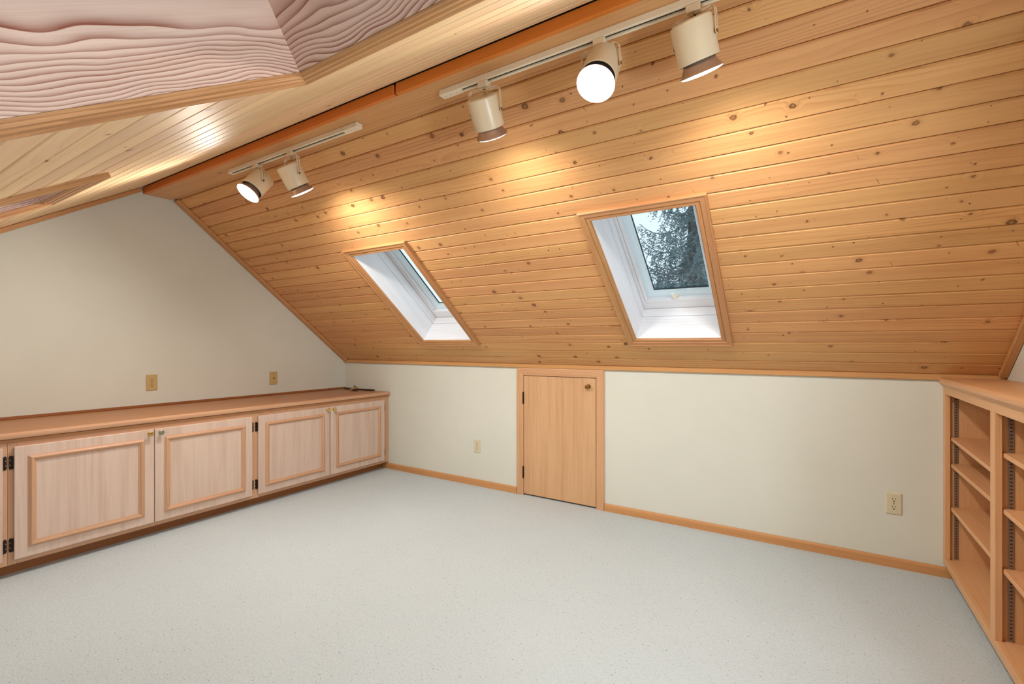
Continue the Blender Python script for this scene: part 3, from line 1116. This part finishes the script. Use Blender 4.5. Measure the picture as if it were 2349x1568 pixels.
track(.988, 2.130, 'right', 'short cream track on the ridge beam nearer the left gable')
track(2.638, 3.880, 'left', 'cream track on the ridge beam nearer the camera with three heads')

CAMP = Vector((3.9444, -3.1180, 1.14))


def track_head(px, center, axis, label, power, beam):
    """px: adapter position along the track; center: middle of the can; axis: where the lamp points."""
    ax = Vector(axis).normalized()
    cen = Vector(center)
    piv = Vector((0, 0, 1)).cross(ax).normalized()
    if piv.x < 0:
        piv = -piv
    top = Vector((px, -1.601, 2.169))
    org = top.copy()
    r = empty('track_spotlight', Matrix.Translation(org), label, 'track light', 'spotlights on the tracks')

    def P(v):
        return tuple(Vector(v) - org)
    a = MB()
    a.box(-.021, .021, -.0175, .0175, -.0240, -.0004, .002)
    a.build('adapter', CREAM, r)
    zbar = 2.169 - .0250
    hub = Vector((px, -1.601, zbar))
    MB().lathe([(0, .007), (.008, .007)], P(hub + Vector((0, 0, .004))), (0, 0, -1), 12).build('swivel', OLDBRASS, r)
    # yoke: a slotted strap bent into a U
    R = .0605
    half = R + .006
    sw, th = .0085, .0016
    up = Vector((0, 0, 1))
    side = piv.cross(up).normalized()
    drop = cen.z
    y = MB()

    def strap(p0, p1, nrm, wdt):
        d = (p1 - p0)
        s = d.cross(nrm).normalized() * wdt
        t = nrm.normalized() * th / 2
        n = len(y.v)
        for q in (p0, p1):
            for u, v in ((-1, -1), (1, -1), (1, 1), (-1, 1)):
                y.v.append(P(q + s * u + t * v))
        y.f += [(n, n + 1, n + 2, n + 3), (n + 4, n + 5, n + 6, n + 7)] + [(n + i, n + (i + 1) % 4, n + 4 + (i + 1) % 4, n + 4 + i) for i in range(4)]
    mid = Vector((px, -1.601, zbar - .003))
    off = cen.copy()
    off.z = 0
    base = Vector((cen.x, cen.y, 0))
    strap(mid - piv * .014, mid + piv * .014, up, sw)
    for sg in (-1, 1):
        # bar out to the bend: two thin bands either side of a slot
        pb = mid + piv * sg * (half - .010)
        for k in (-1, 1):
            strap(mid + piv * sg * .013 + side * k * .0058, pb + side * k * .0058, up, .0028)
        pc = mid + piv * sg * half - up * .010
        strap(pb - piv * sg * .001, pc, (up + piv * sg).normalized(), sw)
        pd = cen + piv * sg * half
        for k in (-1, 1):
            strap(pc + side * k * .0058, pd + up * .012 + side * k * .0058, piv, .0028)
        strap(pd + up * .0125, pd - up * .001, piv, sw)
        y.lathe([(0, sw), (th, sw)], P(pd - piv * (th / 2)), piv, 16)
    y.build('yoke', CREAM, r)
    for sg in (-1, 1):
        pd = cen + piv * sg * (R - .001)
        MB().lathe([(0, .0055), (.0095, .0055), (.0105, .004)], P(pd), piv * sg, 12).build('pivot_screw', OLDBRASS, r, smooth=.5)
    # can
    hl = .057
    c = MB()
    c.lathe([(-hl - .001, .030), (-hl, R - .006), (-hl + .004, R - .001), (-hl + .008, R), (hl - .001, R), (hl, R - .0008), (hl, R - .003), (hl - .03, R - .003)], P(cen), ax, 40, cap=False)
    c.f.append(tuple(range(40)))
    c.build('can', CREAM, r, smooth=.6)
    c = MB()
    c.lathe([(hl - .03, R - .0035), (hl - .004, R - .0035), (hl - .0045, .030), (hl - .03, .030)], P(cen), ax, 32, cap=False)
    c.build('baffle', BLACK, r, smooth=.6)
    lp = MB()
    lp.lathe([(hl - .028, .036), (hl - .004, .0455), (hl + .010, .0500), (hl + .024, .0585), (hl + .031, .0635), (hl + .0325, .0640), (hl + .034, .0632)], P(cen), ax, 40, cap=False)
    lo = lp.build('lamp', REFLECTOR, r, smooth=.6)
    fc = MB()
    fc.lathe([(hl + .0338, .0630), (hl + .0375, .0560), (hl + .0405, .040), (hl + .0420, .018), (hl + .0424, .003)], P(cen), ax, 40, cap=True)
    fc.build('lamp_face', LAMPFACE, lo, smooth=.8)
    # feed cord
    back = cen - ax * (hl + .0005)
    m0 = hub - up * .008
    m1 = (m0 + back) / 2 + side * .012 + piv * .006
    MB().tube([P(m0), P(m0 - up * .008 + piv * .004), P(m1), P(back - ax * .010), P(back)], .0034, 8).build('cord', plain('cord_tan', srgb(196, 160, 110), .5, noise=.05), r, smooth=.8)
    sd = bpy.data.lights.new('lamp_light', 'SPOT')
    sd.energy = power
    sd.color = (1.0, 0.955, 0.89)
    sd.spot_size = math.radians(beam)
    sd.spot_blend = 1.0
    sd.shadow_soft_size = .06
    so = bpy.data.objects.new('lamp_light', sd)
    COL.objects.link(so)
    so.parent = r
    so.location = P(cen + ax * (hl + .052))
    so.rotation_euler = ax.to_track_quat('-Z', 'Y').to_euler()
    return r


def aim(center, ix, iy, facing):
    """Axis from its direction in the picture (ix right, iy down) and how far it turns to the camera (radians)."""
    v = (Vector(center) - CAMP).normalized()
    rt = v.cross(Vector((0, 0, 1))).normalized()
    up = rt.cross(v)
    d = (rt * ix - up * iy).normalized()
    return d * math.cos(facing) - v * math.sin(facing)


HEADS = [
    (1.262, (1.270, -1.601, 2.062), (-.62, .784), math.radians(28), 'leftmost spotlight on the short track, its lamp face turned to the camera', 72, 165),
    (1.590, (1.605, -1.601, 2.040), (.50, .866), math.radians(1), 'second spotlight on the short track, its can seen side on and aimed right', 56, 165),
    (2.855, (2.862, -1.601, 2.050), (.285, .958), math.radians(-9), 'spotlight at the feed end of the nearer track, its can seen side on', 33, 150),
    (3.336, (3.340, -1.601, 2.070), (-.40, .916), math.radians(60), 'middle spotlight of the nearer track, glowing straight at the camera', 30, 165),
    (3.637, (3.640, -1.601, 2.062), (.22, .975), math.radians(3), 'largest spotlight, near the top edge, pointing down at the planks', 48, 150),
]
for px, cen, (ix, iy), fa, lab, pw, bm_ in HEADS:
    track_head(px, cen, aim(cen, ix, iy, fa), lab, pw, bm_)


# ------------------------------------------------------------------ outside: trees, neighbour, ground
gr = box('ground', LAWN, (-40, 45, 1.5, 60, -3.3, -3.2))
tag(gr, 'green lawn on the ground outside below the skylights', 'ground', kind='structure')


def spruce(x, y, z0, h, spread, label, seed, n_bough=70, dens=1.0):
    rnd = random.Random(seed)
    r = empty('spruce_tree', Matrix.Translation((x, y, z0)), label, 'tree', 'spruces outside the skylight')
    t = MB()
    t.tube([(0, 0, 0), (.05, 0, h * .3), (-.04, .03, h * .65), (0, 0, h)], [.24, .19, .11, .02], 10)
    t.build('trunk', BARK, r, smooth=1.0)
    br, nd = MB(), MB()
    for i in range(n_bough):
        f = .12 + .86 * (i + rnd.random()) / n_bough
        zz = h * f
        ln = spread * (1 - f) ** .75 * rnd.uniform(.75, 1.15) + .15
        an = i * 2.399 + rnd.uniform(-.4, .4)
        dx, dy = math.cos(an), math.sin(an)
        pts = []
        for k in range(9):
            u = k / 8
            dz = -.34 * ln * math.sin(u * 2.2) + .20 * ln * u ** 3
            pts.append(Vector((dx * ln * u, dy * ln * u, zz + dz)))
        br.tube([tuple(p) for p in pts], [.016 * (1 - k / 9) + .003 for k in range(9)], 5)
        nt_ = max(6, int(ln * 26 * dens))
        for j in range(nt_):
            u = (j + rnd.random()) / nt_ * .97 + .03
            k = min(7, int(u * 8))
            p = pts[k].lerp(pts[k + 1], u * 8 - k)
            sgn = rnd.choice((-1, 1))
            hang = (.16 + .30 * math.sin(PI * min(1, u + .1))) * rnd.uniform(.5, 1.3) * min(1.0, ln)
            out = Vector((-dy * sgn, dx * sgn, 0)) * rnd.uniform(.05, .55) * hang + Vector((dx, dy, 0)) * hang * rnd.uniform(.1, .5)
            q = p + out + Vector((0, 0, -hang))
            ns = max(5, int(hang * 60))
            for s in range(ns):
                w = (s + rnd.random()) / ns
                c = p.lerp(q, w)
                dirv = Vector((rnd.uniform(-1, 1), rnd.uniform(-1, 1), rnd.uniform(-.9, .25))).normalized() * rnd.uniform(.045, .085)
                sd = dirv.cross(Vector((rnd.uniform(-1, 1), rnd.uniform(-1, 1), rnd.uniform(-1, 1)))).normalized() * .010
                n = len(nd.v)
                nd.v += [tuple(c + sd), tuple(c - sd), tuple(c + dirv)]
                nd.f.append((n, n + 1, n + 2))
    br.build('bough', NEEDLE, r)
    me = bpy.data.meshes.new('foliage')
    me.from_pydata(nd.v, [], nd.f)
    me.materials.append(NEEDLE)
    fo = link('foliage', me, r)
    fo['kind'] = 'stuff'
    return r


spruce(2.2, 5.7, -3.2, 9.6, 1.9, 'tall near spruce with drooping boughs outside the skylight', 5, 110, 1.8)
spruce(.9, 12.6, -3.2, 8.2, 2.0, 'farther spruce behind the drooping boughs outside', 9, 80, 1.2)

nh = empty('neighbour_house', Matrix.Translation((.5, 19.5, -2.05)), 'grey shingled neighbouring house low in the skylight', 'house')
m = MB()
m.prism([(-3.0, -1.2), (3.0, -1.2), (3.0, 4.2), (0, 6.0), (-3.0, 4.2)], 'x', -6, 6)
m.build('wall', SIDING, nh)
for k in range(22):
    a, b = k / 22, (k + 1) / 22 + .006
    y0, z0 = -3.3 + 3.3 * a, 4.06 + 1.98 * a
    y1, z1 = -3.3 + 3.3 * b, 4.06 + 1.98 * b
    c = MB()
    c.v = [(-6.3, y0, z0 + .03), (6.3, y0, z0 + .03), (6.3, y1, z1 + .012), (-6.3, y1, z1 + .012), (-6.3, y0, z0), (6.3, y0, z0), (6.3, y1, z1 - .01), (-6.3, y1, z1 - .01)]
    c.f = [(0, 1, 2, 3), (4, 5, 6, 7), (0, 1, 5, 4), (1, 2, 6, 5), (2, 3, 7, 6), (3, 0, 4, 7)]
    c.build('shingle', SHINGLE, nh)
box('rear_roof', SHINGLE, (-6.3, 6.3, 0, 3.85, -.03, .02), nh, 0, Matrix.Translation((0, 0, 6.04)) @ Matrix.Rotation(-.54, 4, 'X'))
